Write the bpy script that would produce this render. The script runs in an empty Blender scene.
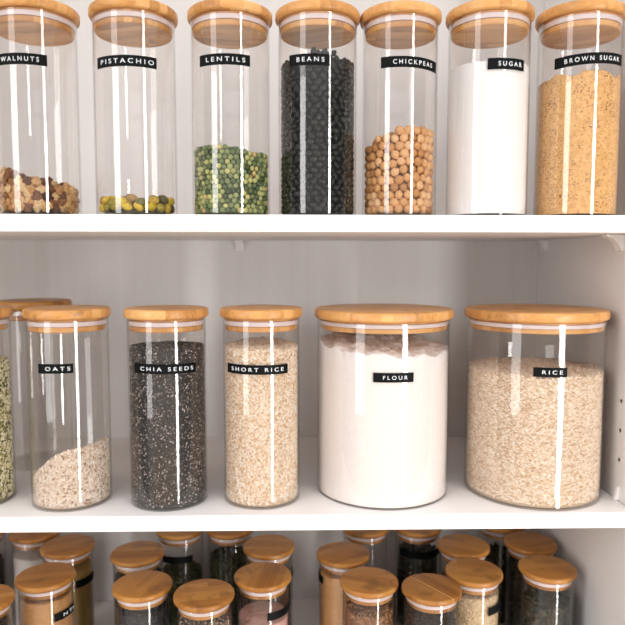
import bpy, bmesh, math, random
import numpy as np
from mathutils import Vector, Matrix, Euler, noise

random.seed(7); rng = np.random.default_rng(7)
scn = bpy.context.scene
COL = scn.collection
Z0 = 1.5                      # eye height; shelves are placed relative to it

# ------------------------------------------------------------------ camera
def camera():
    p, q, r = .0798, .0209, .0008
    f = Vector((math.sin(q)*math.cos(p), math.cos(q)*math.cos(p), -math.sin(p)))
    rt = Vector((math.cos(q), -math.sin(q), 0)); up = rt.cross(f)
    rt2 = rt*math.cos(r) + up*math.sin(r); up2 = -rt*math.sin(r) + up*math.cos(r)
    M = Matrix((rt2, up2, -f)).transposed().to_4x4()
    M.translation = Vector((0, -.714, Z0))
    cd = bpy.data.cameras.new('camera'); co = bpy.data.objects.new('camera', cd); COL.objects.link(co)
    cd.sensor_width = 36; cd.lens = 655/625*36; cd.clip_start = .01
    cd.dof.use_dof = True; cd.dof.focus_distance = .745; cd.dof.aperture_fstop = 4.5
    co.matrix_world = M; scn.camera = co
camera()

# ------------------------------------------------------------------ light
def world():
    w = bpy.data.worlds.new('world'); scn.world = w; w.use_nodes = True
    nt = w.node_tree; nt.nodes.clear()
    out = nt.nodes.new('ShaderNodeOutputWorld'); bg = nt.nodes.new('ShaderNodeBackground')
    tc = nt.nodes.new('ShaderNodeTexCoord'); sp = nt.nodes.new('ShaderNodeSeparateXYZ')
    def mth(op, a, b=None, c=None):
        x = nt.nodes.new('ShaderNodeMath'); x.operation = op
        for i, v in enumerate((a, b, c)):
            if v is None: continue
            if isinstance(v, (int, float)): x.inputs[i].default_value = v
            else: nt.links.new(v, x.inputs[i])
        return x.outputs[0]
    def smooth(v, a, b):
        x = nt.nodes.new('ShaderNodeMapRange'); x.interpolation_type = 'SMOOTHSTEP'
        nt.links.new(v, x.inputs[0]); x.inputs[1].default_value = a; x.inputs[2].default_value = b; return x.outputs[0]
    nt.links.new(tc.outputs['Generated'], sp.inputs[0]); X, Y, Z = sp.outputs
    az = mth('MULTIPLY', mth('ARCTAN2', X, mth('MULTIPLY', Y, -1)), 57.2958)      # 0 looks out of the cabinet into the room, + to the right
    # a pale wall and bay of the room facing the cabinet, dimmer to either side, bright ceiling above
    wall = mth('MULTIPLY', smooth(az, -56, -50), smooth(az, 30, 24))
    up = smooth(Z, .25, .75); low = smooth(Z, -.25, -.9)
    side = mth('MULTIPLY_ADD', wall, WALL_L-SIDE_L, SIDE_L)
    v1 = mth('MULTIPLY_ADD', up, mth('SUBTRACT', CEIL_L, side), side)
    v2 = mth('MULTIPLY_ADD', low, mth('SUBTRACT', FLOOR_L, v1), v1)
    mxn = nt.nodes.new('ShaderNodeMix'); mxn.data_type = 'RGBA'; nt.links.new(up, mxn.inputs[0])
    mxn.inputs[6].default_value = (1, .955, .93, 1); mxn.inputs[7].default_value = (1, .975, .97, 1)
    nt.links.new(mxn.outputs[2], bg.inputs[0]); nt.links.new(v2, bg.inputs[1])
    nt.links.new(bg.outputs[0], out.inputs[0])
def window_light(name, loc, target, sx, sy, power, col):
    d = bpy.data.lights.new(name, 'AREA'); d.shape = 'RECTANGLE'; d.size = sx; d.size_y = sy
    d.energy = power; d.color = col
    o = bpy.data.objects.new(name, d); COL.objects.link(o); o.location = loc
    o.rotation_euler = (Vector(target)-Vector(loc)).to_track_quat('-Z', 'Y').to_euler()
SIDE_L, WALL_L, CEIL_L, FLOOR_L = .16, .62, 2.15, .24
world()
window_light('tall_window_light', (.95, -1.35, 1.12), (.0, .05, 1.12), .20, 1.7, 26, (1, .98, .96))
window_light('side_window_light', (-1.7, -1.7, 1.75), (.05, .1, 1.4), .70, 1.9, 26, (1, .98, .97))
scn.view_settings.view_transform = 'Standard'; scn.view_settings.look = 'None'
scn.view_settings.exposure = -0.06; scn.view_settings.gamma = 1.0; scn.view_settings.use_curve_mapping = False
scn.cycles.use_denoising = True
scn.cycles.transparent_max_bounces = 32; scn.cycles.max_bounces = 10; scn.cycles.diffuse_bounces = 5
scn.cycles.glossy_bounces = 4; scn.cycles.sample_clamp_indirect = 6; scn.cycles.caustics_reflective = False

# ------------------------------------------------------------------ materials
class NT:
    def __init__(s, name):
        s.m = bpy.data.materials.new(name); s.m.use_nodes = True; s.t = s.m.node_tree; s.t.nodes.clear()
        s.out = s.n('OutputMaterial')
    def n(s, kind, **kw):
        x = s.t.nodes.new('ShaderNode'+kind)
        for k, v in kw.items(): setattr(x, k, v)
        return x
    def l(s, a, b): s.t.links.new(a, b)
    def mth(s, op, a, b=None):
        x = s.n('Math', operation=op)
        for i, v in enumerate((a, b)):
            if v is None: continue
            if isinstance(v, (int, float)): x.inputs[i].default_value = v
            else: s.l(v, x.inputs[i])
        return x.outputs[0]
    def ramp(s, fac, stops, interp='LINEAR'):
        r = s.n('ValToRGB'); r.color_ramp.interpolation = interp; e = r.color_ramp.elements
        while len(e) < len(stops): e.new(.5)
        for i, (p, c) in enumerate(stops): e[i].position = p; e[i].color = (*c, 1)
        s.l(fac, r.inputs[0]); return r.outputs[0]
    def mix(s, fac, a, b, bt='MIX'):
        x = s.n('Mix', data_type='RGBA', blend_type=bt)
        for i, v in ((0, fac), (6, a), (7, b)):
            if isinstance(v, (int, float)): x.inputs[i].default_value = v
            elif isinstance(v, tuple): x.inputs[i].default_value = (*v, 1)
            else: s.l(v, x.inputs[i])
        return x.outputs[2]
    def coords(s, scale=(1, 1, 1), rnd=False):
        tc = s.n('TexCoord'); mp = s.n('Mapping'); mp.inputs['Scale'].default_value = scale
        s.l(tc.outputs['Object'], mp.inputs[0])
        if rnd:
            oi = s.n('ObjectInfo'); c = s.n('CombineXYZ')
            for i, k in enumerate((7.3, 3.1, 5.7)): s.l(s.mth('MULTIPLY', oi.outputs['Random'], k), c.inputs[i])
            s.l(c.outputs[0], mp.inputs['Location'])
        return mp.outputs[0]
    def noise(s, vec, scale, detail=3, rough=.5):
        x = s.n('TexNoise'); x.inputs['Scale'].default_value = scale; x.inputs['Detail'].default_value = detail
        x.inputs['Roughness'].default_value = rough
        if vec is not None: s.l(vec, x.inputs['Vector'])
        return x.outputs['Fac']
    def tone(s):
        oi = s.n('ObjectInfo'); at = s.n('Attribute', attribute_name='tone')
        return s.mth('FRACT', s.mth('ADD', oi.outputs['Random'], at.outputs['Fac']))
    def bsdf(s, col, rough=.6, spec=.5, bump=None, bstr=.3, bdist=.001, sub=0, coat=0):
        b = s.n('BsdfPrincipled')
        if isinstance(col, tuple): b.inputs['Base Color'].default_value = (*col, 1)
        else: s.l(col, b.inputs['Base Color'])
        if isinstance(rough, (int, float)): b.inputs['Roughness'].default_value = rough
        else: s.l(rough, b.inputs['Roughness'])
        b.inputs['Specular IOR Level'].default_value = spec
        b.inputs['Coat Weight'].default_value = coat
        if sub:
            b.inputs['Subsurface Weight'].default_value = sub; b.inputs['Subsurface Radius'].default_value = (1, .8, .6)
            b.inputs['Subsurface Scale'].default_value = .002
        if bump is not None:
            bp = s.n('Bump'); bp.inputs['Strength'].default_value = bstr; bp.inputs['Distance'].default_value = bdist
            s.l(bump, bp.inputs['Height']); s.l(bp.outputs[0], b.inputs['Normal'])
        s.l(b.outputs[0], s.out.inputs[0]); return s.m

def mat_laminate():
    n = NT('white_laminate'); v = n.coords()
    return n.bsdf(n.ramp(n.noise(v, 9, 4), [(.3, (.80, .775, .765)), (.7, (.825, .80, .79))]), .45, .4, n.noise(v, 900, 1), .04, .0003)
def mat_back():
    n = NT('white_backboard'); v = n.coords((1, 1, .03))
    return n.bsdf(n.ramp(n.noise(v, 60, 3), [(.3, (.76, .735, .725)), (.7, (.80, .78, .77))]), .5, .35)
def mat_edge():
    n = NT('white_edge_band'); v = n.coords()
    return n.bsdf(n.ramp(n.noise(v, 5), [(.3, (.90, .89, .895)), (.7, (.92, .91, .915))]), .35, .5)
def mat_bamboo(name='bamboo', dark=1.0, knots=False, line=False):
    n = NT(name); v = n.coords((1, 1, 1), True)
    sp = n.n('SeparateXYZ'); n.l(v, sp.inputs[0])
    strip = n.mth('FLOOR', n.mth('MULTIPLY', sp.outputs['Y'], 95))
    blk = n.mth('FLOOR', n.mth('ADD', n.mth('MULTIPLY', sp.outputs['X'], 9), n.mth('MULTIPLY', strip, .37)))
    c = n.n('CombineXYZ'); n.l(strip, c.inputs[0]); n.l(blk, c.inputs[1])
    wn = n.n('TexWhiteNoise'); n.l(c.outputs[0], wn.inputs[0])
    mp = n.n('Mapping'); mp.inputs['Scale'].default_value = (5, 160, 60); n.l(v, mp.inputs[0])
    g = n.noise(mp.outputs[0], 3.0, 5, .6)
    big = n.noise(v, 22, 2)
    t = n.mth('ADD', n.mth('MULTIPLY', wn.outputs[0], .34), n.mth('ADD', n.mth('MULTIPLY', g, .5), n.mth('MULTIPLY', big, .22)))
    k = dark
    col = n.ramp(t, [(.2, (.30*k, .120*k, .026*k)), (.5, (.59*k, .285*k, .088*k)), (.85, (.78*k, .46*k, .185*k))])
    if knots: col = n.mix(.8, col, (.86, .70, .34), 'MULTIPLY')
    kn = n.noise(v, 34, 2)
    col = n.mix(n.ramp(kn, [(.66, (0, 0, 0)), (.74, (.75, .75, .75))]), col, (.22*k, .10*k, .03*k))
    if knots: col = n.mix(n.ramp(n.noise(v, 27, 3, .6), [(.57, (0, 0, 0)), (.68, (.6, .6, .6))]), col, (.20*k, .085*k, .022*k))
    if line:
        col = n.mix(.5, col, (.62, .52, .42), 'MULTIPLY')
        tc = n.n('TexCoord'); so = n.n('SeparateXYZ'); n.l(tc.outputs['Object'], so.inputs[0])
        d = n.mth('ABSOLUTE', n.mth('SUBTRACT', so.outputs['Y'], .002))
        col = n.mix(n.ramp(n.mth('MULTIPLY', d, 400), [(.25, (.8, .8, .8)), (.5, (0, 0, 0))]), col, (.62, .36, .12))
    return n.bsdf(col, .38, .45, g, .12, .0006)
def mat_gasket():
    n = NT('silicone_gasket'); v = n.coords()
    return n.bsdf(n.ramp(n.noise(v, 40), [(.3, (.68, .57, .57)), (.7, (.76, .66, .65))]), .35, .4, sub=.2)
def mat_glass(name, tint, refl=1.0):
    n = NT(name)
    lw = n.n('LayerWeight'); lw.inputs['Blend'].default_value = .5
    f5 = n.mth('POWER', lw.outputs['Facing'], 5)
    no = n.noise(n.coords(), 30, 2)
    F = n.mth('ADD', n.mth('MULTIPLY', f5, .75*refl), n.mth('ADD', .04*refl, n.mth('MULTIPLY', no, .008)))
    tr = n.n('BsdfTransparent')
    tcol = n.ramp(lw.outputs['Facing'], [(.0, tint), (.72, tint), (1.0, tuple(c*.72 for c in tint))])
    n.l(tcol, tr.inputs[0])
    gl = n.n('BsdfGlossy'); gl.inputs['Roughness'].default_value = .02; gl.inputs[0].default_value = (1, 1, 1, 1)
    mx = n.n('MixShader'); n.l(F, mx.inputs[0]); n.l(tr.outputs[0], mx.inputs[1]); n.l(gl.outputs[0], mx.inputs[2])
    n.l(mx.outputs[0], n.out.inputs[0]); return n.m
def mat_tape():
    n = NT('black_embossing_tape'); v = n.coords()
    return n.bsdf(n.ramp(n.noise(v, 60), [(.3, (.0025, .003, .003)), (.7, (.005, .006, .006))]), .55, .12)
def mat_letters():
    n = NT('white_embossed_letters'); v = n.coords()
    return n.bsdf(n.ramp(n.noise(v, 300), [(.3, (.72, .76, .80)), (.7, (.9, .92, .94))]), .5, .3)
def mat_grain(name, stops, rough=.55, spec=.35, nscale=900, namp=.15, sub=0, indiv=False):
    n = NT(name); v = n.coords()
    t = n.tone() if indiv else n.n('Attribute', attribute_name='tone').outputs['Fac']
    col = n.ramp(t, stops)
    col = n.mix(namp, col, n.ramp(n.noise(v, nscale, 2), [(.3, (.25, .22, .2)), (.7, (1, 1, 1))]), 'MULTIPLY')
    return n.bsdf(col, rough, spec, n.noise(v, nscale*1.4, 2), .25, .0003, sub=sub)
def mat_powder(name, a, b, scale=300, speck=None, sstart=.62, bump=.4, rough=.9):
    n = NT(name); v = n.coords()
    col = n.ramp(n.noise(v, scale, 4, .6), [(.3, a), (.7, b)])
    if speck:
        mp = n.n('Mapping'); mp.inputs['Scale'].default_value = (1, 1, 1.7); n.l(v, mp.inputs[0])
        s1 = n.noise(mp.outputs[0], 420, 2, .5); s2 = n.noise(v, 45, 2)
        f = n.ramp(n.mth('ADD', s1, n.mth('MULTIPLY', s2, .22)), [(sstart, (0, 0, 0)), (sstart+.06, (1, 1, 1))])
        col = n.mix(f, col, speck)
    return n.bsdf(col, rough, .2, n.noise(v, scale*1.5, 4, .6), bump, .0008)

M = dict(
    lam=mat_laminate(), back=mat_back(), edge=mat_edge(), bam=mat_bamboo(), bam2=mat_bamboo('bamboo_amber', .78, True), gasket=mat_gasket(),
    glass=mat_glass('clear_glass', (.98, .975, .97)), gbase=mat_glass('thick_glass_base', (.90, .89, .87)),
    tape=mat_tape(), let=mat_letters(),
)
def mat_plain(name, c, rough=.6):
    n = NT(name); v = n.coords(); return n.bsdf(n.ramp(n.noise(v, 50), [(.3, c), (.7, tuple(min(1, x*1.07) for x in c))]), rough)
M['floor'] = mat_plain('pale_oak_floor', (.42, .34, .26)); M['pin'] = mat_plain('white_plastic', (.90, .885, .88), .25)
M['bam3'] = mat_bamboo('bamboo_seamed', .78, True, True)
M['hole'] = mat_plain('raw_chipboard', (.30, .15, .08), .9)

# ------------------------------------------------------------------ mesh helpers
def link(name, me, mats, parent=None, loc=None, rot=None):
    o = bpy.data.objects.new(name, me); COL.objects.link(o)
    if mats is not None and not me.materials:
        for m in (mats if isinstance(mats, (list, tuple)) else [mats]): me.materials.append(m)
    if parent: o.parent = parent
    if loc is not None: o.location = loc
    if rot is not None: o.rotation_euler = rot
    return o
def empty(name, loc):
    o = bpy.data.objects.new(name, None); COL.objects.link(o); o.location = loc; o.empty_display_size = .02; return o
def tag(o, label=None, cat=None, group=None, kind=None):
    if label: o['label'] = label
    if cat: o['category'] = cat
    if group: o['group'] = group
    if kind: o['kind'] = kind
    return o
def np_mesh(name, V, F, tone=None, smooth=True):
    """F: (n,k) int array of equal-size faces"""
    me = bpy.data.meshes.new(name); V = np.asarray(V, np.float32); F = np.asarray(F, np.int32)
    me.vertices.add(len(V)); me.vertices.foreach_set('co', V.ravel())
    me.loops.add(F.size); me.loops.foreach_set('vertex_index', F.ravel())
    me.polygons.add(len(F)); me.polygons.foreach_set('loop_start', np.arange(len(F), dtype=np.int32)*F.shape[1])
    me.update(calc_edges=True); me.validate()
    if smooth: me.polygons.foreach_set('use_smooth', np.ones(len(F), bool))
    if tone is not None:
        a = me.attributes.new('tone', 'FLOAT', 'POINT'); a.data.foreach_set('value', np.asarray(tone, np.float32))
    return me
def lathe(name, prof, seg=72, closed=False, mat_of=None, sharp=35):
    """prof: list of (r,z); r==0 ends become poles"""
    bm = bmesh.new(); rings = []
    for r, z in prof:
        if r < 1e-7: rings.append([bm.verts.new((0, 0, z))])
        else: rings.append([bm.verts.new((r*math.cos(2*math.pi*i/seg), r*math.sin(2*math.pi*i/seg), z)) for i in range(seg)])
    pairs = list(zip(range(len(rings)-1), range(1, len(rings))))
    if closed: pairs.append((len(rings)-1, 0))
    for a, b in pairs:
        A, B = rings[a], rings[b]
        for i in range(seg):
            j = (i+1) % seg
            if len(A) == 1 and len(B) == 1: continue
            if len(A) == 1: f = bm.faces.new((A[0], B[j], B[i]))
            elif len(B) == 1: f = bm.faces.new((A[i], A[j], B[0]))
            else: f = bm.faces.new((A[i], A[j], B[j], B[i]))
            f.smooth = True
            if mat_of: f.material_index = mat_of(a)
    bmesh.ops.recalc_face_normals(bm, faces=bm.faces)
    me = bpy.data.meshes.new(name); bm.to_mesh(me); bm.free()
    me.set_sharp_from_angle(angle=math.radians(sharp)); return me
def box_mesh(name, lo, hi, bev=.0008, mat_fn=None):
    bm = bmesh.new(); bmesh.ops.create_cube(bm, size=1)
    for v in bm.verts: v.co = Vector([(lo[i]+hi[i])/2 + v.co[i]*(hi[i]-lo[i]) for i in range(3)])
    if bev: bmesh.ops.bevel(bm, geom=bm.edges[:], offset=bev, segments=2, affect='EDGES')
    if mat_fn:
        for f in bm.faces: f.material_index = mat_fn(f)
    me = bpy.data.meshes.new(name); bm.to_mesh(me); bm.free(); return me

# ------------------------------------------------------------------ cabinet
XL, XR, D = -.56, .381, .325
ZM, TM = Z0-.2851, .0176        # middle shelf top, thickness
ZU, TU = Z0+.0489, .0183        # upper shelf top
ZB = Z0-.5561                    # bottom shelf top
wb = link('wall_back', box_mesh('wall_back', (-2, D+.012, 0), (2, D+.11, 2.6), 0), M['back']); tag(wb, kind='structure')
fl = link('floor', box_mesh('floor', (-2, -3.5, -.05), (2, D+.11, 0), 0), M['floor']); tag(fl, kind='structure')

cab = empty('pantry_cabinet', (0, D/2, 0))
tag(cab, 'white open-fronted pantry cabinet whose back and side walls enclose all the shelves of jars', 'cabinet')
def cpart(name, lo, hi, mfn=None, mats=None, bev=.0008):
    o = link(name, box_mesh(name, lo, hi, bev, mfn), mats or M['lam'], cab); o.matrix_parent_inverse = Matrix.Translation((0, -D/2, 0)); return o
cpart('back_panel', (XL, D, .06), (XR, D+.006, 2.2), mats=M['back'])
sr = cpart('side_panel', (XR, 0, 0), (XR+.018, D+.006, 2.2), bev=0)
cpart('side_panel', (XL-.018, 0, 0), (XL, D+.006, 2.2))
cpart('top_panel', (XL, 0, 2.182), (XR, D, 2.2))
cpart('bottom_panel', (XL, 0, .06), (XR, D, .078))
cpart('plinth', (XL, .03, 0), (XR, .045, .06))
# drilled shelf-pin holes in the right side panel, cut as real recesses
def hole(y, z):
    seg = 14; r = .0024; V = []; F = []
    prof = [(.0033, -.00025), (.0024, -.0003), (.0023, .0), (.0, .0)]
    bm = bmesh.new(); rings = []
    for rr, d in prof:
        rings.append([bm.verts.new((d, rr*math.cos(2*math.pi*i/seg), rr*math.sin(2*math.pi*i/seg))) for i in range(seg)] if rr else [bm.verts.new((d, 0, 0))])
    for k in range(3):
        for i in range(seg):
            j = (i+1) % seg; A, B = rings[k], rings[k+1]
            f = bm.faces.new((A[i], A[j], B[j], B[i])) if len(B) > 1 else bm.faces.new((A[i], A[j], B[0]))
            f.material_index = 1 if k >= 1 else 0
    me = bpy.data.meshes.new('pin_hole'); bm.to_mesh(me); bm.free()
    o = link('pin_hole', me, [M['lam'], M['hole']], cab, (XR, y-D/2, z)); return o
for k in range(3): hole(.041, Z0-.1655-.0355*k)
def pin(x, y, z, side, big=1.0):
    """L-shaped moulded shelf support: triangular gusset under the shelf with a rounded foot, side=+1 right wall, 0 back wall"""
    s = big; bm = bmesh.new()
    pr = [(0, 0), (-.017*s, 0), (-.0165*s, -.0016*s), (-.010*s, -.004*s), (-.0055*s, -.009*s), (-.0035*s, -.0135*s), (-.002*s, -.0155*s), (0, -.016*s)]
    h = .0062*s
    a = [bm.verts.new((u, -h, w)) for u, w in pr]; b = [bm.verts.new((u, h, w)) for u, w in pr]
    bm.faces.new(a); bm.faces.new(b[::-1])
    for i in range(len(pr)): bm.faces.new((a[i], b[i], b[(i+1) % len(pr)], a[(i+1) % len(pr)]))
    bmesh.ops.recalc_face_normals(bm, faces=bm.faces)
    bmesh.ops.bevel(bm, geom=bm.edges[:], offset=.0005, segments=2, affect='EDGES')
    me = bpy.data.meshes.new('shelf_support'); bm.to_mesh(me); bm.free()
    return link('shelf_support', me, M['pin'], cab, (x, y-D/2, z-.0003), (0, 0, 0 if side > 0 else math.pi/2 if side == 0 else math.pi))
def clip(x, y, z, side):
    """small upright retaining clip standing on the shelf against the side panel"""
    bm = bmesh.new(); sg = -1 if side > 0 else 1
    pr = [(0, 0), (.006, 0), (.0055, .002), (.0035, .008), (.0028, .013), (.001, .016), (0, .0165)]
    h = .0028
    a = [bm.verts.new((sg*u, -h, w)) for u, w in pr]; b = [bm.verts.new((sg*u, h, w)) for u, w in pr]
    bm.faces.new(a); bm.faces.new(b[::-1])
    for i in range(len(pr)): bm.faces.new((a[i], b[i], b[(i+1) % len(pr)], a[(i+1) % len(pr)]))
    bmesh.ops.recalc_face_normals(bm, faces=bm.faces)
    bmesh.ops.bevel(bm, geom=bm.edges[:], offset=.0005, segments=2, affect='EDGES')
    me = bpy.data.meshes.new('shelf_clip'); bm.to_mesh(me); bm.free()
    link('shelf_clip', me, M['pin'], cab, (x, y-D/2, z+.0003))
ub, mb = ZU-TU, ZM-TM
pin(XR, .289, ub, 1); pin(XR, .056, ub, 1, 1.25); pin(-.0925, D, ub, 0, 1.1)
pin(XR, .289, mb, 1, .7); pin(XR, .043, mb, 1, .45); clip(XR, .040, ZM, 1)
pin(XL, .289, ub, -1); pin(XL, .05, ub, -1); pin(XL, .289, mb, -1); pin(XL, .05, mb, -1)

def shelf(ztop, t, label):
    g = .0012
    o = link('shelf', box_mesh('shelf', (XL+g, -D/2, -t), (XR-g, D/2-.0008, 0), .0006, lambda f: 1 if f.normal.y < -.9 else 0), [M['lam'], M['edge']], None, (0, D/2, ztop))
    tag(o, label, 'shelf'); return o
shelf(ZU, TU, 'upper white shelf carrying the row of tall jars from walnuts to brown sugar')
shelf(ZM, TM, 'middle white shelf carrying the oats, chia seeds, short rice, flour and rice jars')
shelf(ZB, .018, 'lowest white shelf under the crowd of small spice jars, mostly hidden')

# ------------------------------------------------------------------ jars
def glass_mesh(R, H, th=.0011, base=.0020):
    pr = [(0, .0006), (R-.006, .0006), (R-.003, 0), (R-.0010, .0001), (R-.0003, .0006), (R, .0016), (R, H-.0010), (R-.0003, H-.0002), (R-th/2, H),
          (R-th+.0003, H-.0003), (R-th, H-.0010), (R-th, base+.0006), (R-th-.0006, base), (0, base)]
    return lathe('glass_body', pr, 96, mat_of=lambda a: 1 if a < 4 or a >= 11 else 0)
def disc_profile(R, z0, z1, b):
    pr = [(0, z0), (R-b, z0)]
    for k in range(1, 6): a = -math.pi/2 + math.pi/2*k/5; pr.append((R-b+b*math.cos(a), z0+b+b*math.sin(a)))
    for k in range(1, 6): a = math.pi/2*k/5; pr.append((R-b+b*math.cos(a), z1-b+b*math.sin(a)))
    pr.append((0, z1)); return pr
PROTO = {}
def jar(x, y, zs, R, H, label, lidR, lidT, bam, grain_rot=None, lidoff=(0, 0)):
    """glass cylinder, bamboo lid with recessed stopper and silicone gasket"""
    key = (R, H, lidR)
    t = empty('glass_jar', (x, y, zs)); tag(t, label, 'jar')
    if key not in PROTO:
        small = R < .04; s = .80 if small else .86 if R > .06 else 1.0
        g = glass_mesh(R, H); ri = R-.0011
        lid = lathe('lid', disc_profile(lidR, 0, lidT, min(lidT*.40, .0034)), 96, sharp=50)
        st = lathe('stopper', [(0, 0), (ri-.0030, 0), (ri-.0024, -.0006), (ri-.0022, -.0024*s), (ri-.0035, -.0026*s), (ri-.0035, -.0080*s), (ri-.0022, -.0084*s), (ri-.0018, -.0092*s), (ri-.0018, -.0136*s), (ri-.0028, -.0146*s), (0, -.0146*s)], 96)
        ga = lathe('gasket', [(ri-.0033, -.0027*s), (ri-.0009, -.0028*s), (ri-.0004, -.0040*s), (ri-.0008, -.0054*s), (ri-.0004, -.0066*s), (ri-.0009, -.0079*s), (ri-.0033, -.0079*s)], 96, closed=True, sharp=60)
        PROTO[key] = (g, lid, st, ga)
    g, lid, st, ga = PROTO[key]
    link('glass_body', g, [M['glass'], M['gbase']], t)
    rz = grain_rot if grain_rot is not None else random.uniform(-.5, .5)
    lo = link('lid', lid if not lid.materials else lid.copy() if lid.materials[0] != bam else lid, None, t, (lidoff[0], lidoff[1], H+.0006), (0, 0, rz))
    if not lo.data.materials: lo.data.materials.append(bam)
    elif lo.data.materials[0] != bam: lo.data.materials[0] = bam
    if st.materials and st.materials[0] != bam: st = st.copy(); st.materials[0] = bam
    so = link('stopper', st, bam, lo, (0, 0, .0)); go = link('gasket', ga, M['gasket'], lo)
    return t

def tape(t, R, a0, a1, z, h, text, tx=(.12, .9), tilt=0.0, zend=None):
    """embossing tape bent round the glass from angle a0 to a1 (degrees, 0 faces the room, + to the right)"""
    r0, r1 = R+.00012, R+.00045; a0, a1 = math.radians(a0), math.radians(a1); n = 40
    dz = 0 if zend is None else zend-z
    def P(a, r, zz): return (r*math.sin(a), -r*math.cos(a), zz)
    bm = bmesh.new(); rows = []
    for i in range(n+1):
        u = i/n; a = a0+(a1-a0)*u; zc = z+dz*u
        rows.append([bm.verts.new(P(a, r, zc+s*h/2)) for r, s in ((r0, -1), (r1, -1), (r1, 1), (r0, 1))])
    for i in range(n):
        for k in range(4):
            A, B = rows[i], rows[i+1]; bm.faces.new((A[k], A[(k+1) % 4], B[(k+1) % 4], B[k]))
    bm.faces.new(rows[0]); bm.faces.new(rows[-1][::-1])
    bmesh.ops.recalc_face_normals(bm, faces=bm.faces)
    me = bpy.data.meshes.new('label_tape'); bm.to_mesh(me); bm.free()
    tp = link('label_tape', me, M['tape'], t)
    if not text: return tp
    cu = bpy.data.curves.new('lettering', 'FONT'); cu.body = text; cu.size = 1; cu.extrude = .0; cu.space_character = 1.55; cu.offset = .0
    to = bpy.data.objects.new('lettering_src', cu); COL.objects.link(to)
    bpy.context.view_layer.update()
    dg = bpy.context.evaluated_depsgraph_get(); m2 = bpy.data.meshes.new_from_object(to.evaluated_get(dg))
    bpy.data.objects.remove(to); bpy.data.curves.remove(cu)
    bm = bmesh.new(); bm.from_mesh(m2); bpy.data.meshes.remove(m2)
    bmesh.ops.subdivide_edges(bm, edges=[e for e in bm.edges if e.calc_length() > .15], cuts=3, use_grid_fill=False)
    bmesh.ops.triangulate(bm, faces=bm.faces)
    xs = [v.co.x for v in bm.verts]; ys = [v.co.y for v in bm.verts]; x0, x1, y0, y1 = min(xs), max(xs), min(ys), max(ys)
    ex = bmesh.ops.extrude_face_region(bm, geom=bm.faces[:]); top = {v for v in ex['geom'] if isinstance(v, bmesh.types.BMVert)}
    hh = h*.40
    for v in bm.verts:
        u = (v.co.x-x0)/(x1-x0); u = tx[0]+(tx[1]-tx[0])*u; a = a0+(a1-a0)*u
        zz = z+dz*u + ((v.co.y-y0)/(y1-y0)-.5)*hh
        v.co = P(a, r1+(.0004 if v in top else .00003), zz)
    bmesh.ops.recalc_face_normals(bm, faces=bm.faces)
    me = bpy.data.meshes.new('lettering'); bm.to_mesh(me); bm.free()
    o = link('lettering', me, M['let'], tp); o['label'] = 'white embossed letters'
    return tp

# ------------------------------------------------------------------ fillings
def ico(sub):
    bm = bmesh.new(); bmesh.ops.create_icosphere(bm, subdivisions=sub, radius=1)
    V = np.array([v.co[:] for v in bm.verts]); F = np.array([[v.index for v in f.verts] for f in bm.faces]); bm.free(); return V, F
ICO1, ICO2, ICO3 = ico(1), ico(2), ico(3)
def nz(x, y, s, seed=0): return noise.noise((x*s, y*s, seed))

def heap(name, Rc, zb, hf, mat, seed=0, lump=.0, ls=60, nr=26, nt=120, tone=None, loc=(0, 0, 0), side_amp=0):
    """solid filling: bottom at zb, side wall at radius Rc, top surface z = hf(x, y) plus lumps"""
    V = []; 
    def H(x, y):
        z = hf(x, y)
        if lump: z += lump*(nz(x, y, ls, seed) + .55*nz(x, y, ls*2.3, seed+3) + .3*nz(x, y, ls*5, seed+7))
        return z
    radii = [Rc*(k/nr) for k in range(1, nr)] + [Rc-.0009, Rc]
    V.append((0, 0, H(0, 0)))
    for r in radii:
        for i in range(nt):
            a = 2*math.pi*i/nt; x, y = r*math.cos(a), r*math.sin(a); z = H(x, y) - (.0009 if r == Rc else 0); V.append((x, y, z))
    ntop = len(radii)
    ms = 10
    for k in range(1, ms+1):
        for i in range(nt):
            a = 2*math.pi*i/nt; x, y = Rc*math.cos(a), Rc*math.sin(a); zt = V[1+(ntop-1)*nt+i][2]
            V.append((x, y, zt+(zb-zt)*k/ms))
    V.append((0, 0, zb)); T = []; 
    for i in range(nt): T.append((0, 1+i, 1+(i+1) % nt))
    rows = ntop+ms
    for k in range(rows-1):
        for i in range(nt):
            j = (i+1) % nt; a, b, c, d = 1+k*nt+i, 1+k*nt+j, 1+(k+1)*nt+j, 1+(k+1)*nt+i
            T += [(a, d, c), (a, c, b)]
    last = len(V)-1
    for i in range(nt): T.append((last, 1+(rows-1)*nt+(i+1) % nt, 1+(rows-1)*nt+i))
    V = np.array(V)
    me = np_mesh(name, V, T, tone=np.full(len(V), tone) if tone is not None else None)
    me.set_sharp_from_angle(angle=math.radians(60)); return me

def rot_frames(N, T, ang):
    """frames with Z along N, X at angle ang from T in the tangent plane"""
    B = np.cross(N, T); X = T*np.cos(ang)[:, None]+B*np.sin(ang)[:, None]; Y = np.cross(N, X)
    return np.stack([X, Y, N], axis=2)
def grain_mesh(name, base, P, Fr, dims, tone, extra=None):
    BV, BF = base; n = len(P)
    L = BV[None]*dims[:, None, :]
    W = np.einsum('nij,nkj->nki', Fr, L) + P[:, None, :]
    V = W.reshape(-1, 3); F = (BF[None]+(np.arange(n)*len(BV))[:, None, None]).reshape(-1, 3)
    t = np.repeat(tone, len(BV))
    if extra is not None:
        V0, F0, t0 = extra; F = np.vstack([F, F0+len(V)]); V = np.vstack([V, V0]); t = np.concatenate([t, t0])
    return np_mesh(name, V, F, t)
def mesh_arrays(me):
    V = np.empty(len(me.vertices)*3); me.vertices.foreach_get('co', V)
    F = np.array([p.vertices[:] for p in me.polygons]); return V.reshape(-1, 3), F
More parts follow.
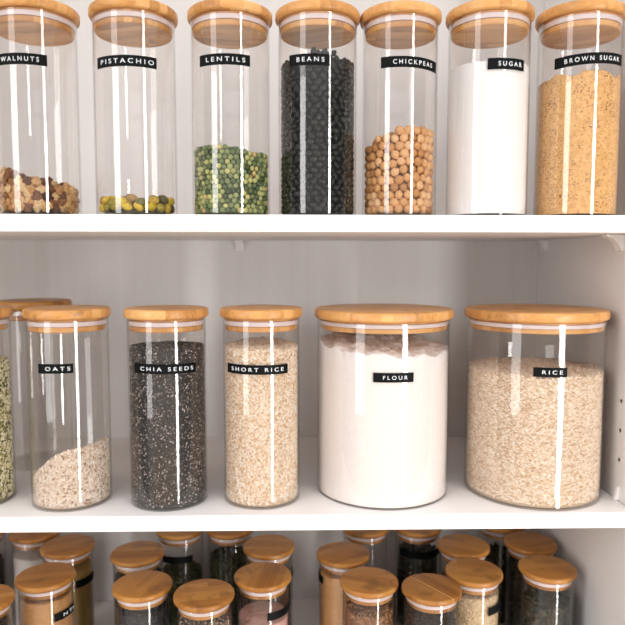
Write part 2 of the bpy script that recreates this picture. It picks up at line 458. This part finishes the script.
def granular(name, Rc, zb, hf, mat, dims, seed, dens=1.3, angspread=1.5, base=ICO1, lump=.001, ls=70, coretone=.5, tilt=.25, tones=None):
    """shell and top of loose grains around a solid core of the same stuff, one mesh"""
    r = np.random.default_rng(seed); a, b, c = dims
    def H(x, y): return hf(x, y)+lump*(nz(x, y, ls, seed)+.5*nz(x, y, ls*2.3, seed+3))
    core = heap(name+'_core', Rc-c*1.9-a*a*.8/Rc, zb+.0004, lambda x, y: H(x, y)-c*1.2, mat, nr=14, nt=72)
    V0, F0 = mesh_arrays(core); bpy.data.meshes.remove(core)
    hmax = max(H(Rc*math.cos(t), Rc*math.sin(t)) for t in np.linspace(0, 6.28, 40))+.002
    N1 = int(dens*2*math.pi*Rc*(hmax-zb)/(4*a*b*.8))
    th = r.uniform(0, 2*math.pi, N1); z = r.uniform(zb+a*1.15, hmax, N1)
    hh = np.array([H(.97*Rc*math.cos(t), .97*Rc*math.sin(t)) for t in th]); k = z < hh; th, z = th[k], z[k]; n = len(th)
    rad = Rc-(a*1.25)**2/(2*Rc)-c*r.uniform(1.3, 2.1, n)
    P = np.stack([rad*np.cos(th), rad*np.sin(th), z], 1); N = np.stack([np.cos(th), np.sin(th), 0*th], 1)
    T = np.stack([-np.sin(th), np.cos(th), 0*th], 1); Fr = rot_frames(N, T, r.normal(0, angspread, n))
    N2 = int(dens*1.2*math.pi*Rc**2/(4*a*b*.8)); rr = (Rc-a*1.4)*np.sqrt(r.uniform(0, 1, N2)); t2 = r.uniform(0, 2*math.pi, N2)
    x, y = rr*np.cos(t2), rr*np.sin(t2); zz = np.array([H(i, j) for i, j in zip(x, y)])
    P2 = np.stack([x, y, zz+r.uniform(-.6, .3, N2)*c], 1); Nn = r.normal(0, tilt, (N2, 3)); Nn[:, 2] = 1; Nn /= np.linalg.norm(Nn, axis=1)[:, None]
    T2 = np.cross(Nn, np.array([0, 1., 0])); T2 /= np.linalg.norm(T2, axis=1)[:, None]; Fr2 = rot_frames(Nn, T2, r.uniform(0, 6.28, N2))
    P = np.vstack([P, P2]); Fr = np.concatenate([Fr, Fr2]); n = len(P)
    sz = np.array(dims)[None]*r.uniform(.8, 1.15, (n, 1))*r.uniform(.9, 1.1, (n, 3))
    me = grain_mesh(name, base, P, Fr, sz, r.uniform(0, 1, n), (V0, F0, np.full(len(V0), coretone)))
    me.materials.append(mat); return me
def stuff(name, me, mat, x, y, zs, label, cat):
    o = link(name, me, mat, None, (x, y, zs)); tag(o, label, cat, kind='stuff'); return o

def relax(L, H, dw, dh, seed, it=60, dens=1.0):
    """points on an unrolled strip (periodic in x), spaced about dw x dh apart"""
    r = np.random.default_rng(seed); nx = max(6, int(round(L/dw*math.sqrt(dens)))); sx = L/nx; ny = max(1, int(H/(dh*.88)*math.sqrt(dens)))
    P = np.array([((i+(j % 2)*.5)*sx, (j+.5)*H/ny) for j in range(ny) for i in range(nx)]); P += r.normal(0, .28, P.shape)*[dw, dh]
    for _ in range(it):
        d = P[:, None]-P[None]; d[..., 0] -= L*np.round(d[..., 0]/L); d /= [dw, dh]; q = np.sqrt((d**2).sum(-1))+1e-9
        np.fill_diagonal(q, 9); w = np.clip(1-q, 0, 1)
        P += .35*((d/q[..., None])*w[..., None]).sum(1)*[dw, dh]; P[:, 0] %= L; P[:, 1] = np.clip(P[:, 1], dh*.5, H-dh*.4)
    return P
def item_meshes(kind, n=6):
    out = []; r = np.random.default_rng(hash(kind) % 1000 if False else len(kind)*17)
    for k in range(n):
        V, F = (ICO3 if kind in ('walnut_piece', 'pistachio') else ICO2); V = V.copy(); s = r.uniform(0, 50)
        if kind == 'chickpea':
            V, F = ICO3; V = V.copy()
            g = np.exp(-((V[:, 1])**2)/.02)*(V[:, 2] > 0)*.09; V *= (1-g)[:, None]
            bk = np.exp(-((V-[.9, 0, .1])**2).sum(1)/.12); V[:, 0] += .20*bk
            V *= 1+.05*np.array([noise.noise(tuple(v*2.2+s)) for v in V])[:, None]
        elif kind == 'bean':
            V[:, 1] += .22*(V[:, 0]**2)-.1; V *= 1+.04*np.array([noise.noise(tuple(v*1.5+s)) for v in V])[:, None]
        elif kind == 'lentil':
            V[:, 2] = np.where(V[:, 2] < 0, V[:, 2]*.45, V[:, 2]); V *= 1+.08*np.array([noise.noise(tuple(v*2+s)) for v in V])[:, None]
        elif kind == 'walnut_piece':
            q = np.array([noise.noise(tuple(v*1.3+s)) for v in V]); w = np.array([abs(noise.noise(tuple(v*3.1+s+9))) for v in V])
            V *= (1.08+.62*q-.65*w)[:, None]
        elif kind == 'pistachio':
            V[:, 0] *= 1-.0*V[:, 0]; q = np.array([noise.noise(tuple(v*2.4+s)) for v in V]); V *= (1+.10*q)[:, None]
            sl = np.exp(-(V[:, 2]**2)/.006)*(V[:, 1] < 0)*.12; V *= (1-sl)[:, None]
        out.append((V, F))
    return out
def loose(kind, name, x, y, zs, Rc, zb, hf, size, spacing, mat, label, cat, group, rest_label, seed, limit=300, facing=.05, coretone=.1, restname=None, angs=.5, corecol=None):
    """countable filling: the pieces that face the room are objects of their own, the rest (inner, rear) one piled object"""
    r = np.random.default_rng(seed); a, b, c = size; dw, dh = spacing
    shapes = item_meshes(kind); variants = []
    for V, F in shapes:
        me = np_mesh(name, V*np.array(size), F); me.materials.append(mat); variants.append(me)
    rad = Rc-c*1.12-a*a*.6/Rc-a*.06; L = 2*math.pi*rad
    hmax = max(hf(Rc*math.cos(t), Rc*math.sin(t)) for t in np.linspace(0, 6.28, 60))
    P = relax(L, hmax-zb, dw, dh, seed); P[:, 1] = np.maximum(P[:, 1], a*.8+b*.3); th = P[:, 0]/rad; z = P[:, 1]+zb
    hh = np.array([hf(rad*math.cos(t), rad*math.sin(t)) for t in th]); k = z < hh-dh*.25; th, z = th[k], z[k]
    pos = np.stack([rad*np.cos(th), rad*np.sin(th), z], 1); n = len(th)
    N = np.stack([np.cos(th), np.sin(th), 0*th], 1); T = np.stack([-np.sin(th), np.cos(th), 0*th], 1)
    Nj = N + r.normal(0, .12, N.shape); Nj /= np.linalg.norm(Nj, axis=1)[:, None]; T -= Nj*(T*Nj).sum(1)[:, None]; T /= np.linalg.norm(T, axis=1)[:, None]
    Fr = rot_frames(Nj, T, r.normal(0, angs, n)); sc = r.uniform(.88, 1.05, n)
    cam = np.array([0-x, -.714-y]); cam /= np.linalg.norm(cam)
    face = N[:, 0]*cam[0]+N[:, 1]*cam[1]; order = np.argsort(-face); chosen = [i for i in order if face[i] > facing][:limit]
    for i in chosen:
        o = link(name, variants[int(r.integers(len(variants)))], None)
        m = Matrix([list(Fr[i][0])+[0], list(Fr[i][1])+[0], list(Fr[i][2])+[0], [0, 0, 0, 1]])
        o.matrix_world = Matrix.Translation((x+pos[i][0], y+pos[i][1], zs+pos[i][2])) @ m @ Matrix.Scale(float(sc[i]), 4)
        tag(o, label, cat, group)
    ch = set(chosen); rest = np.array([i for i in range(n) if i not in ch], int)
    # second layer just behind, top layer
    rad2 = rad-c*1.75; P2 = relax(2*math.pi*rad2, hmax-zb, dw*1.05, dh*1.05, seed+1, 12); t2 = P2[:, 0]/rad2; z2 = P2[:, 1]+zb
    h2 = np.array([hf(rad2*math.cos(t), rad2*math.sin(t)) for t in t2]); k2 = z2 < h2-dh*.25; t2, z2 = t2[k2], z2[k2]
    N2 = np.stack([np.cos(t2), np.sin(t2), 0*t2], 1); T2 = np.stack([-np.sin(t2), np.cos(t2), 0*t2], 1)
    pos2 = np.stack([rad2*np.cos(t2), rad2*np.sin(t2), z2], 1); F2 = rot_frames(N2, T2, r.normal(0, 1, len(t2))); pos2[:, 2] = np.maximum(pos2[:, 2], zb+a*1.25)
    m = int(1.3*rad2**2/(dw*dh)*3.14/1.2); rr = (rad2-a)*np.sqrt(r.uniform(0, 1, m)); t3 = r.uniform(0, 6.283, m); x3, y3 = rr*np.cos(t3), rr*np.sin(t3)
    pos3 = np.stack([x3, y3, np.array([hf(i, j) for i, j in zip(x3, y3)])-c*.9], 1)
    N3 = np.tile([0, 0, 1.], (m, 1)); T3 = np.tile([1., 0, 0], (m, 1)); F3 = rot_frames(N3, T3, r.uniform(0, 6.28, m))
    PP = np.vstack([pos[rest], pos2, pos3]); FF = np.concatenate([Fr[rest], F2, F3]); nn = len(PP)
    core = heap('core', rad2-c*.6, zb+.0004, lambda i, j: hf(i, j)-c*2.2, mat, nr=8, nt=48); V0, F0 = mesh_arrays(core); bpy.data.meshes.remove(core)
    me = grain_mesh(restname or name, (shapes[0][0], shapes[0][1]), PP, FF, np.tile(np.array(size)*.97, (nn, 1)), r.uniform(0, 1, nn), (V0, F0, np.full(len(V0), coretone)))
    me.materials.append(mat)
    stuff(restname or name, me, None, x, y, zs, rest_label, cat)
    return len(chosen)

# ------------------------------------------------------------------ tall and wide jars
R1 = .0455; H1 = .2172; LR1 = .0488; LT1 = .0113
RI = R1-.0011-.0004; BZ = .0024
UP = [  # x, y, name, tape(a0,a1,z0,z1), text span
 (-.2964, .0500, 'WALNUTS', (-37.7, 36, .1635, .1636), (.16, .86), 'tall glass jar labelled WALNUTS, leftmost on the upper shelf'),
 (-.1856, .0517, 'PISTACHIO', (-44.5, 43.8, .1626, .1629), (.10, .95), 'tall glass jar labelled PISTACHIO, second from left on the upper shelf'),
 (-.0777, .0550, 'LENTILS', (-41.6, 33.7, .1665, .1662), (.16, .90), 'tall glass jar labelled LENTILS between the PISTACHIO and BEANS jars'),
 (.0216, .0530, 'BEANS', (-44.5, 14.8, .1675, .1655), (.22, .88), 'tall glass jar labelled BEANS in the middle of the upper shelf'),
 (.1161, .0540, 'CHICKPEAS', (-37.4, 58, .1660, .1640), (.20, .86), 'tall glass jar labelled CHICKPEAS between the BEANS and SUGAR jars'),
 (.2160, .0464, 'SUGAR', (-17.4, 37.7, .1608, .1611), (.26, .90), 'tall glass jar labelled SUGAR on the upper shelf'),
 (.3200, .0472, 'BROWN SUGAR', (-56, 47.3, .1660, .1690), (.14, .90), 'tall glass jar labelled BROWN SUGAR at the right end of the upper shelf'),
]
for x, y, nm, (a0, a1, z0, z1), tx, lb in UP:
    r_, lr_ = {'CHICKPEAS': (.0427, .0462), 'LENTILS': (.0447, .0480), 'BEANS': (.0449, .0480)}.get(nm, (R1, LR1))
    t = jar(x, y, ZU, r_, H1, lb, lr_, LT1, M['bam']); tape(t, r_, a0, a1, z0, .0118, nm, tx, zend=z1)
MID = [
 (-.2715, .0580, R1+.0003, 'OATS', (-25.1, 25.0, .1643, .1644), (.24, .92), 'tall glass jar labelled OATS on the middle shelf'),
 (-.1555, .0565, R1-.0003, 'CHIA SEEDS', (-41, 55.5, .1641, .1632), (.13, .94), 'tall glass jar labelled CHIA SEEDS on the middle shelf'),
 (-.0446, .0605, R1-.0003, 'SHORT RICE', (-55, 44.2, .1622, .1618), (.11, .92), 'tall glass jar labelled SHORT RICE on the middle shelf'),
]
R1b = R1-.0003
for x, y, R, nm, (a0, a1, z0, z1), tx, lb in MID:
    t = jar(x, y, ZM, R, H1+.0005, lb, LR1, LT1, M['bam']); tape(t, R, a0, a1, z0, .0108, nm, tx, zend=z1)
jar(-.3881, .0600, ZM, R1b, H1+.0005, 'tall jar of pale green seeds cut off by the left edge on the middle shelf', LR1, LT1, M['bam'])
jar(-.3680, .2050, ZM, R1b, H1+.0005, 'tall glass jar standing behind the OATS jar, only its lid and rim clear to see', LR1, LT1, M['bam2'])
t = jar(.1044, .0925, ZM, .0815, H1-.003, 'wide glass jar labelled FLOUR on the middle shelf', .0855, .0115, M['bam']); tape(t, .0815, -14.8, 17.8, .1535, .0108, 'FLOUR', (.24, .84))
t = jar(.2920, .0870, ZM, .0820, H1-.003, 'wide glass jar labelled RICE at the right end of the middle shelf', .0850, .0115, M['bam'], .15); tape(t, .0820, -20.3, 5.7, .1600, .0108, 'RICE', (.26, .86))

# --- fillings on the upper shelf
C = lambda h: (lambda x, y: h)
m_wal = mat_grain('walnut_meat', [(0, (.08, .028, .012)), (.25, (.26, .10, .035)), (.55, (.60, .31, .11)), (.75, (.78, .48, .21)), (1, (.86, .62, .34))], .6, .35, 300, .55, indiv=True)
n1 = loose('walnut_piece', 'walnut_piece', -.2964, .05, ZU, RI, BZ, lambda x, y: .042-.22*x+.004*nz(x, y, 70, 4), (.0066, .0056, .0046), (.0094, .0083), m_wal,
      'broken walnut piece inside the jar labelled WALNUTS', 'walnut', 'walnut pieces in the walnut jar', 'rear and inner broken walnut pieces filling the bottom of the jar labelled WALNUTS', 11, restname='walnut_pile', angs=1.5)
m_pis = mat_grain('pistachio_kernel', [(0, (.10, .05, .045)), (.25, (.20, .19, .04)), (.45, (.66, .48, .03)), (.8, (.85, .60, .04)), (1, (.30, .16, .10))], .5, .4, 260, .55, indiv=True)
n2 = loose('pistachio', 'pistachio_kernel', -.1856, .0517, ZU, RI, BZ, lambda x, y: .0215+.002*nz(x, y, 50, 4), (.0072, .0046, .0042), (.0128, .0080), m_pis,
      'green and yellow pistachio kernel inside the jar labelled PISTACHIO', 'pistachio', 'pistachio kernels in the pistachio jar', 'rear and inner pistachio kernels on the bottom of the jar labelled PISTACHIO', 12, restname='pistachio_pile', angs=.45)
m_len = mat_grain('green_split_pea', [(0, (.06, .09, .035)), (.25, (.14, .19, .08)), (.5, (.25, .30, .13)), (.7, (.45, .48, .18)), (.92, (.64, .62, .25)), (1, (.66, .44, .20))], .65, .25, 700, .3, indiv=True)
n3 = loose('lentil', 'green_lentil', -.0777, .0550, ZU, RI-.0008, BZ, lambda x, y: .0765-.006*max(0, x/.04)+.0008*nz(x, y, 90, 2), (.0033, .0031, .0026), (.0062, .0058), m_len,
      'green lentil inside the jar labelled LENTILS', 'lentil', 'lentils in the lentil jar', 'remaining green lentils packed in the jar labelled LENTILS', 13, restname='green_lentil_pile', angs=1.5)
m_bea = mat_grain('black_bean', [(0, (.004, .005, .004)), (.6, (.008, .011, .008)), (1, (.018, .022, .017))], .3, .28, 300, .2, indiv=True)
n4 = loose('bean', 'black_bean', .0216, .0530, ZU, RI-.0006, BZ, lambda x, y: .1785-.004*abs(x)/.04+.001*nz(x, y, 80, 9), (.0053, .0034, .0031), (.0101, .0070), m_bea,
      'black bean inside the jar labelled BEANS', 'bean', 'black beans in the bean jar', 'remaining black beans packed in the jar labelled BEANS', 14, restname='black_bean_pile', angs=.7)
m_chk = mat_grain('chickpea_skin', [(0, (.48, .22, .075)), (.3, (.66, .34, .13)), (.7, (.80, .45, .20)), (1, (.86, .55, .29))], .6, .3, 350, .35, indiv=True)
n5 = loose('chickpea', 'chickpea', .1161, .0540, ZU, RI-.0028, BZ, lambda x, y: .098-.022*max(0, -x/.040)**2, (.0052, .0049, .0049), (.0102, .0096), m_chk,
      'dried brown chickpea inside the jar labelled CHICKPEAS', 'chickpea', 'chickpeas in the chickpea jar', 'rear and inner chickpeas filling the jar labelled CHICKPEAS', 15, restname='chickpea_pile', angs=1.5)
print('LOOSE', n1, n2, n3, n4, n5)
m_sug = mat_powder('white_sugar', (.88, .86, .85), (.93, .915, .905), 900, bump=.2)
stuff('white_sugar', heap('white_sugar', RI, BZ, C(.1655), None, 3, .0012, 25), m_sug, .2160, .0464, ZU, 'fine white sugar filling the jar labelled SUGAR', 'sugar')
m_bsu = mat_powder('brown_sugar', (.64, .34, .12), (.82, .50, .22), 160, (.24, .12, .05), .70, .8)
stuff('brown_sugar', heap('brown_sugar', RI, BZ, lambda x, y: .154+.0025*math.sin(x*160+1)-.004*max(0, -x/.04)**3, None, 8, .0058, 52), m_bsu, .3200, .0472, ZU, 'clumpy golden brown sugar filling the jar labelled BROWN SUGAR', 'sugar')

# --- fillings on the middle shelf
RM = R1b-.0011-.0004
m_oat = mat_grain('rolled_oat', [(0, (.34, .20, .12)), (.12, (.60, .44, .32)), (.4, (.82, .67, .54)), (1, (.92, .81, .71))], .8, .2, 500, .2)
def oath(x, y):
    u = x/.043; v = -y/.043
    return .052+.020*u-.007*max(0, -u-.2)+.011*v*(.4+.6*max(0, 1-abs(u)))+.004*(1-u*u)
stuff('rolled_oats', granular('rolled_oats', RM, BZ, oath, m_oat, (.0021, .0016, .0005), 21, 2.3, 1.5, lump=.0012, coretone=.3), None, -.2715, .0580, ZM, 'rolled oats sloping up to the right inside the jar labelled OATS', 'oats')
m_chi = mat_grain('chia_seed', [(0, (.008, .007, .006)), (.5, (.022, .018, .016)), (.75, (.06, .05, .044)), (.88, (.22, .18, .16)), (1, (.72, .60, .54))], .45, .5, 900, .2)
stuff('chia_seeds', granular('chia_seeds', RM, BZ, C(.1845), m_chi, (.00125, .0009, .0007), 22, 1.6, 1.5, lump=.0007, coretone=.2), None, -.1555, .0565, ZM, 'dark speckled chia seeds filling the jar labelled CHIA SEEDS', 'seeds')
m_sri = mat_grain('short_grain_rice', [(0, (.56, .34, .18)), (.25, (.78, .56, .37)), (.6, (.88, .75, .60)), (1, (.94, .86, .76))], .5, .4, 500, .15)
stuff('short_grain_rice', granular('short_grain_rice', RM, BZ, lambda x, y: .1835+.003*math.cos(x*34)+.002*y/.04, m_sri, (.0020, .0011, .0009), 23, 2.3, 1.2, lump=.0008, coretone=.3), None, -.0446, .0605, ZM, 'short grain brown rice filling the jar labelled SHORT RICE', 'rice')
m_hmp = mat_grain('hulled_hemp_seed', [(0, (.04, .035, .02)), (.2, (.16, .15, .05)), (.36, (.50, .46, .20)), (.6, (.85, .76, .46)), (1, (.93, .87, .66))], .6, .3, 600, .25)
stuff('hulled_seeds', granular('hulled_seeds', RM, BZ, C(.166), m_hmp, (.0019, .0016, .0011), 24, 2.0, 1.5, coretone=.3), None, -.3881, .06, ZM, 'pale green and cream hulled seeds in the jar cut off by the left edge', 'seeds')
m_flo = mat_powder('wheat_flour', (.87, .80, .77), (.92, .86, .83), 240, bump=.5)
stuff('flour', heap('flour', .0815-.0016, BZ, lambda x, y: .1835-.0045*x/.08+.006*y/.08, None, 5, .0046, 52, nr=40, nt=180), m_flo, .1044, .0925, ZM, 'soft white flour with a lumpy top inside the jar labelled FLOUR', 'flour')
m_ric = mat_grain('long_grain_rice', [(0, (.56, .36, .21)), (.3, (.76, .57, .40)), (.6, (.87, .72, .56)), (1, (.94, .84, .72))], .5, .4, 500, .15)
stuff('long_grain_rice', granular('long_grain_rice', .0820-.0016, BZ, C(.1535), m_ric, (.0029, .00085, .0008), 25, 2.6, .5, lump=.002, ls=40, coretone=.3), None, .292, .087, ZM, 'long grain brown rice filling the wide jar labelled RICE', 'rice')

# ------------------------------------------------------------------ small spice jars on the lowest shelf
R2 = .0336; H2 = .1438; LR2 = .0370; LT2 = .0072; RS = R2-.0016
def pw(name, a, b, speck=None): return mat_powder(name, a, b, 500, speck, .68, .6)
SP = {
 'tan': pw('tan_spice', (.42, .21, .075), (.58, .31, .13)), 'mustard': pw('mustard_spice', (.30, .18, .05), (.44, .28, .09)),
 'white': pw('white_powder', (.66, .62, .60), (.76, .72, .70)), 'orange': pw('orange_tan_spice', (.60, .31, .12), (.74, .42, .19)),
 'pink': pw('pink_salt', (.66, .36, .30), (.78, .50, .43)),
}
G = {
 'poppy': mat_grain('poppy_seed', [(0, (.008, .008, .010)), (.8, (.03, .03, .035)), (1, (.12, .12, .13))], .5),
 'pepper': mat_grain('mixed_peppercorn', [(0, (.03, .02, .02)), (.35, (.10, .05, .035)), (.6, (.38, .20, .10)), (.8, (.65, .52, .38)), (1, (.20, .22, .08))], .5),
 'herb': mat_grain('dried_herb', [(0, (.012, .014, .006)), (.5, (.045, .050, .018)), (1, (.13, .13, .05))], .8),
 'clove': mat_grain('dark_spice', [(0, (.012, .007, .005)), (.6, (.04, .022, .014)), (1, (.10, .06, .035))], .6),
 'sesame': mat_grain('sesame_seed', [(0, (.50, .33, .17)), (.5, (.72, .54, .33)), (1, (.86, .72, .52))], .5),
 'bark': mat_grain('cinnamon_chip', [(0, (.14, .06, .025)), (.5, (.30, .14, .06)), (1, (.44, .24, .12))], .7),
 'leaf': mat_grain('dark_leaf', [(0, (.010, .014, .010)), (.6, (.03, .035, .022)), (1, (.09, .07, .04))], .6),
}
P_, G_ = 'p', 'g'
SMALL = [ # x, y, filling type, key, height, tape(a0,a1,z), text, jar label, filling name, filling label, category
 (-.3810, .0500, 'g', 'clove', .105, None, '', 'small spice jar cut off by the left edge, front row of the lowest shelf', 'dark_spice', 'dark spice in the front row jar cut off by the left edge', 'spice'),
 (-.3269, .1082, 'p', 'tan', .128, (36, 96, .108), 'NTI', 'small spice jar of tan powder in the front row at left, below the OATS jar', 'tan_spice_powder', 'tan spice powder in the front row jar at left, below the OATS jar', 'spice'),
 (-.1966, .0826, 'g', 'poppy', .125, None, '', 'small jar of tiny black seeds with dark-smudged lid, front row below the CHIA SEEDS jar', 'black_seeds', 'tiny black seeds in the front row jar below the CHIA SEEDS jar', 'seeds'),
 (-.1161, .0584, 'g', 'pepper', .118, None, '', 'small jar of mixed peppercorns in the front row, between black seeds and pink salt', 'peppercorn_mix', 'speckled peppercorn mix in the small jar left of the pink salt', 'spice'),
 (-.0468, .1039, 'p', 'pink', .099, (12, 100, .112), '', 'small spice jar of pink salt in the front row, right of the peppercorn jar', 'pink_salt', 'pink salt in the small jar on the lowest shelf', 'salt'),
 (.0890, .0871, 'g', 'bark', .118, None, '', 'small jar of brown bark chips with pale lid, front row below the FLOUR jar', 'bark_chips', 'brown bark chips in the front row jar below the FLOUR jar', 'spice'),
 (.1647, .0678, 'g', 'clove', .112, None, '', 'small jar of dark spice whose dark brown lid shows a pale diagonal line, front row', 'dark_spice', 'dark spice in the jar whose lid shows a pale diagonal line', 'spice'),
 (.2290, .1100, 'g', 'sesame', .127, (18, 90, .112), '', 'small spice jar of pale sesame seeds on the lowest shelf', 'sesame_seeds', 'pale sesame seeds in the small jar on the lowest shelf', 'seeds'),
 (.3290, .1180, 'g', 'leaf', .108, None, '', 'small spice jar of dark leaves, rightmost of the front row beside the side wall', 'dark_leaves', 'dark dried leaves in the rightmost small jar of the front row', 'leaves'),
 (-.3300, .1990, 'p', 'mustard', .121, (35, 100, .105), '', 'small spice jar of ochre powder behind the tan powder jar', 'ochre_spice_powder', 'ochre spice powder in the second row jar behind the tan powder jar', 'spice'),
 (-.2247, .1738, 'g', 'poppy', .120, None, '', 'small spice jar directly behind the jar of tiny black seeds', 'black_spice', 'black spice in the second row jar behind the tiny black seeds', 'spice'),
 (-.0428, .1923, 'g', 'clove', .110, (60, 110, .112), '', 'small spice jar directly behind the pink salt jar', 'dark_spice', 'dark spice in the second row jar behind the pink salt', 'spice'),
 (.0611, .1655, 'p', 'orange', .127, (-112, -58, .120), '', 'small spice jar of orange tan powder behind the bark chip jar', 'orange_tan_spice_powder', 'orange tan spice powder in the second row jar below the FLOUR jar', 'spice'),
 (.2347, .1885, 'g', 'bark', .100, None, '', 'small spice jar directly behind the sesame seed jar', 'brown_spice', 'brown spice in the second row jar behind the sesame seeds', 'spice'),
 (.3343, .1965, 'g', 'leaf', .110, None, '', 'small jar in the second row, behind the dark leaf jar by the side wall', 'dark_leaves', 'dark leaves in the second row jar nearest the side wall', 'leaves'),
 (-.4800, .2550, 'g', 'clove', .100, None, '', 'small spice jar at the far left back corner, barely entering the picture', 'dark_spice', 'dark spice in the far left jar barely entering the picture', 'spice'),
 (-.3960, .2500, 'p', 'white', .118, None, '', 'small spice jar of white powder in the back row at left', 'white_powder', 'white powder in the back row jar at left', 'powder'),
 (-.1800, .2580, 'g', 'herb', .085, (-55, 40, .114), '', 'small jar with black label tape in the back row, below the CHIA SEEDS jar', 'dried_herbs', 'dried herbs low in the back row jar below the CHIA SEEDS jar', 'herbs'),
 (-.1052, .2600, 'g', 'herb', .108, None, '', 'small jar of dark green herbs in the back row, below the SHORT RICE jar', 'dried_herbs', 'dark green herbs in the back row jar below the SHORT RICE jar', 'herbs'),
 (.1017, .2600, 'g', 'herb', .050, None, '', 'small nearly empty spice jar in the back row, below the FLOUR jar', 'dried_herbs', 'thin layer of herbs in the nearly empty back row jar below the FLOUR jar', 'herbs'),
 (.1820, .2600, 'g', 'leaf', .112, (-60, 65, .117), '', 'small jar of black leaves with dark tape, back row below the FLOUR jar', 'black_leaves', 'black leaves in the back row jar left of the jar behind the sesame seeds', 'leaves'),
 (.3140, .2720, 'g', 'herb', .100, None, '', 'small spice jar in the back row corner against the side wall', 'dried_herbs', 'dried herbs in the back row jar nearest the side wall corner', 'herbs'),
]
GD = {'poppy': (.0011, .0009, .0008), 'pepper': (.0023, .0022, .0021), 'herb': (.0040, .0014, .0006), 'clove': (.0034, .0014, .0012),
      'sesame': (.0016, .0010, .0007), 'bark': (.0060, .0018, .0009), 'leaf': (.0065, .0030, .0007)}
ROT = {1: .25, 2: 1.25, 3: .2, 4: 1.4, 6: 2.2}
for i, (x, y, ty, key, h, tp, tx, lb, fn, flb, fc) in enumerate(SMALL):
    t = jar(x, y, ZB, R2, H2, lb, LR2, LT2, M['bam3'] if i == 6 else M['bam2'], ROT.get(i))
    if tp: tape(t, R2, tp[0], tp[1], tp[2], .0105, tx, (.35, .9))
    if ty == 'p':
        me = heap(fn, RS, BZ, C(h), None, i, .0016, 70, nr=16, nt=80); stuff(fn, me, SP[key], x, y, ZB, flb, fc)
    else:
        me = granular(fn, RS, BZ, C(h), G[key], GD[key], 40+i, 1.2, 1.5, lump=.0012, coretone=.3); stuff(fn, me, None, x, y, ZB, flb, fc)
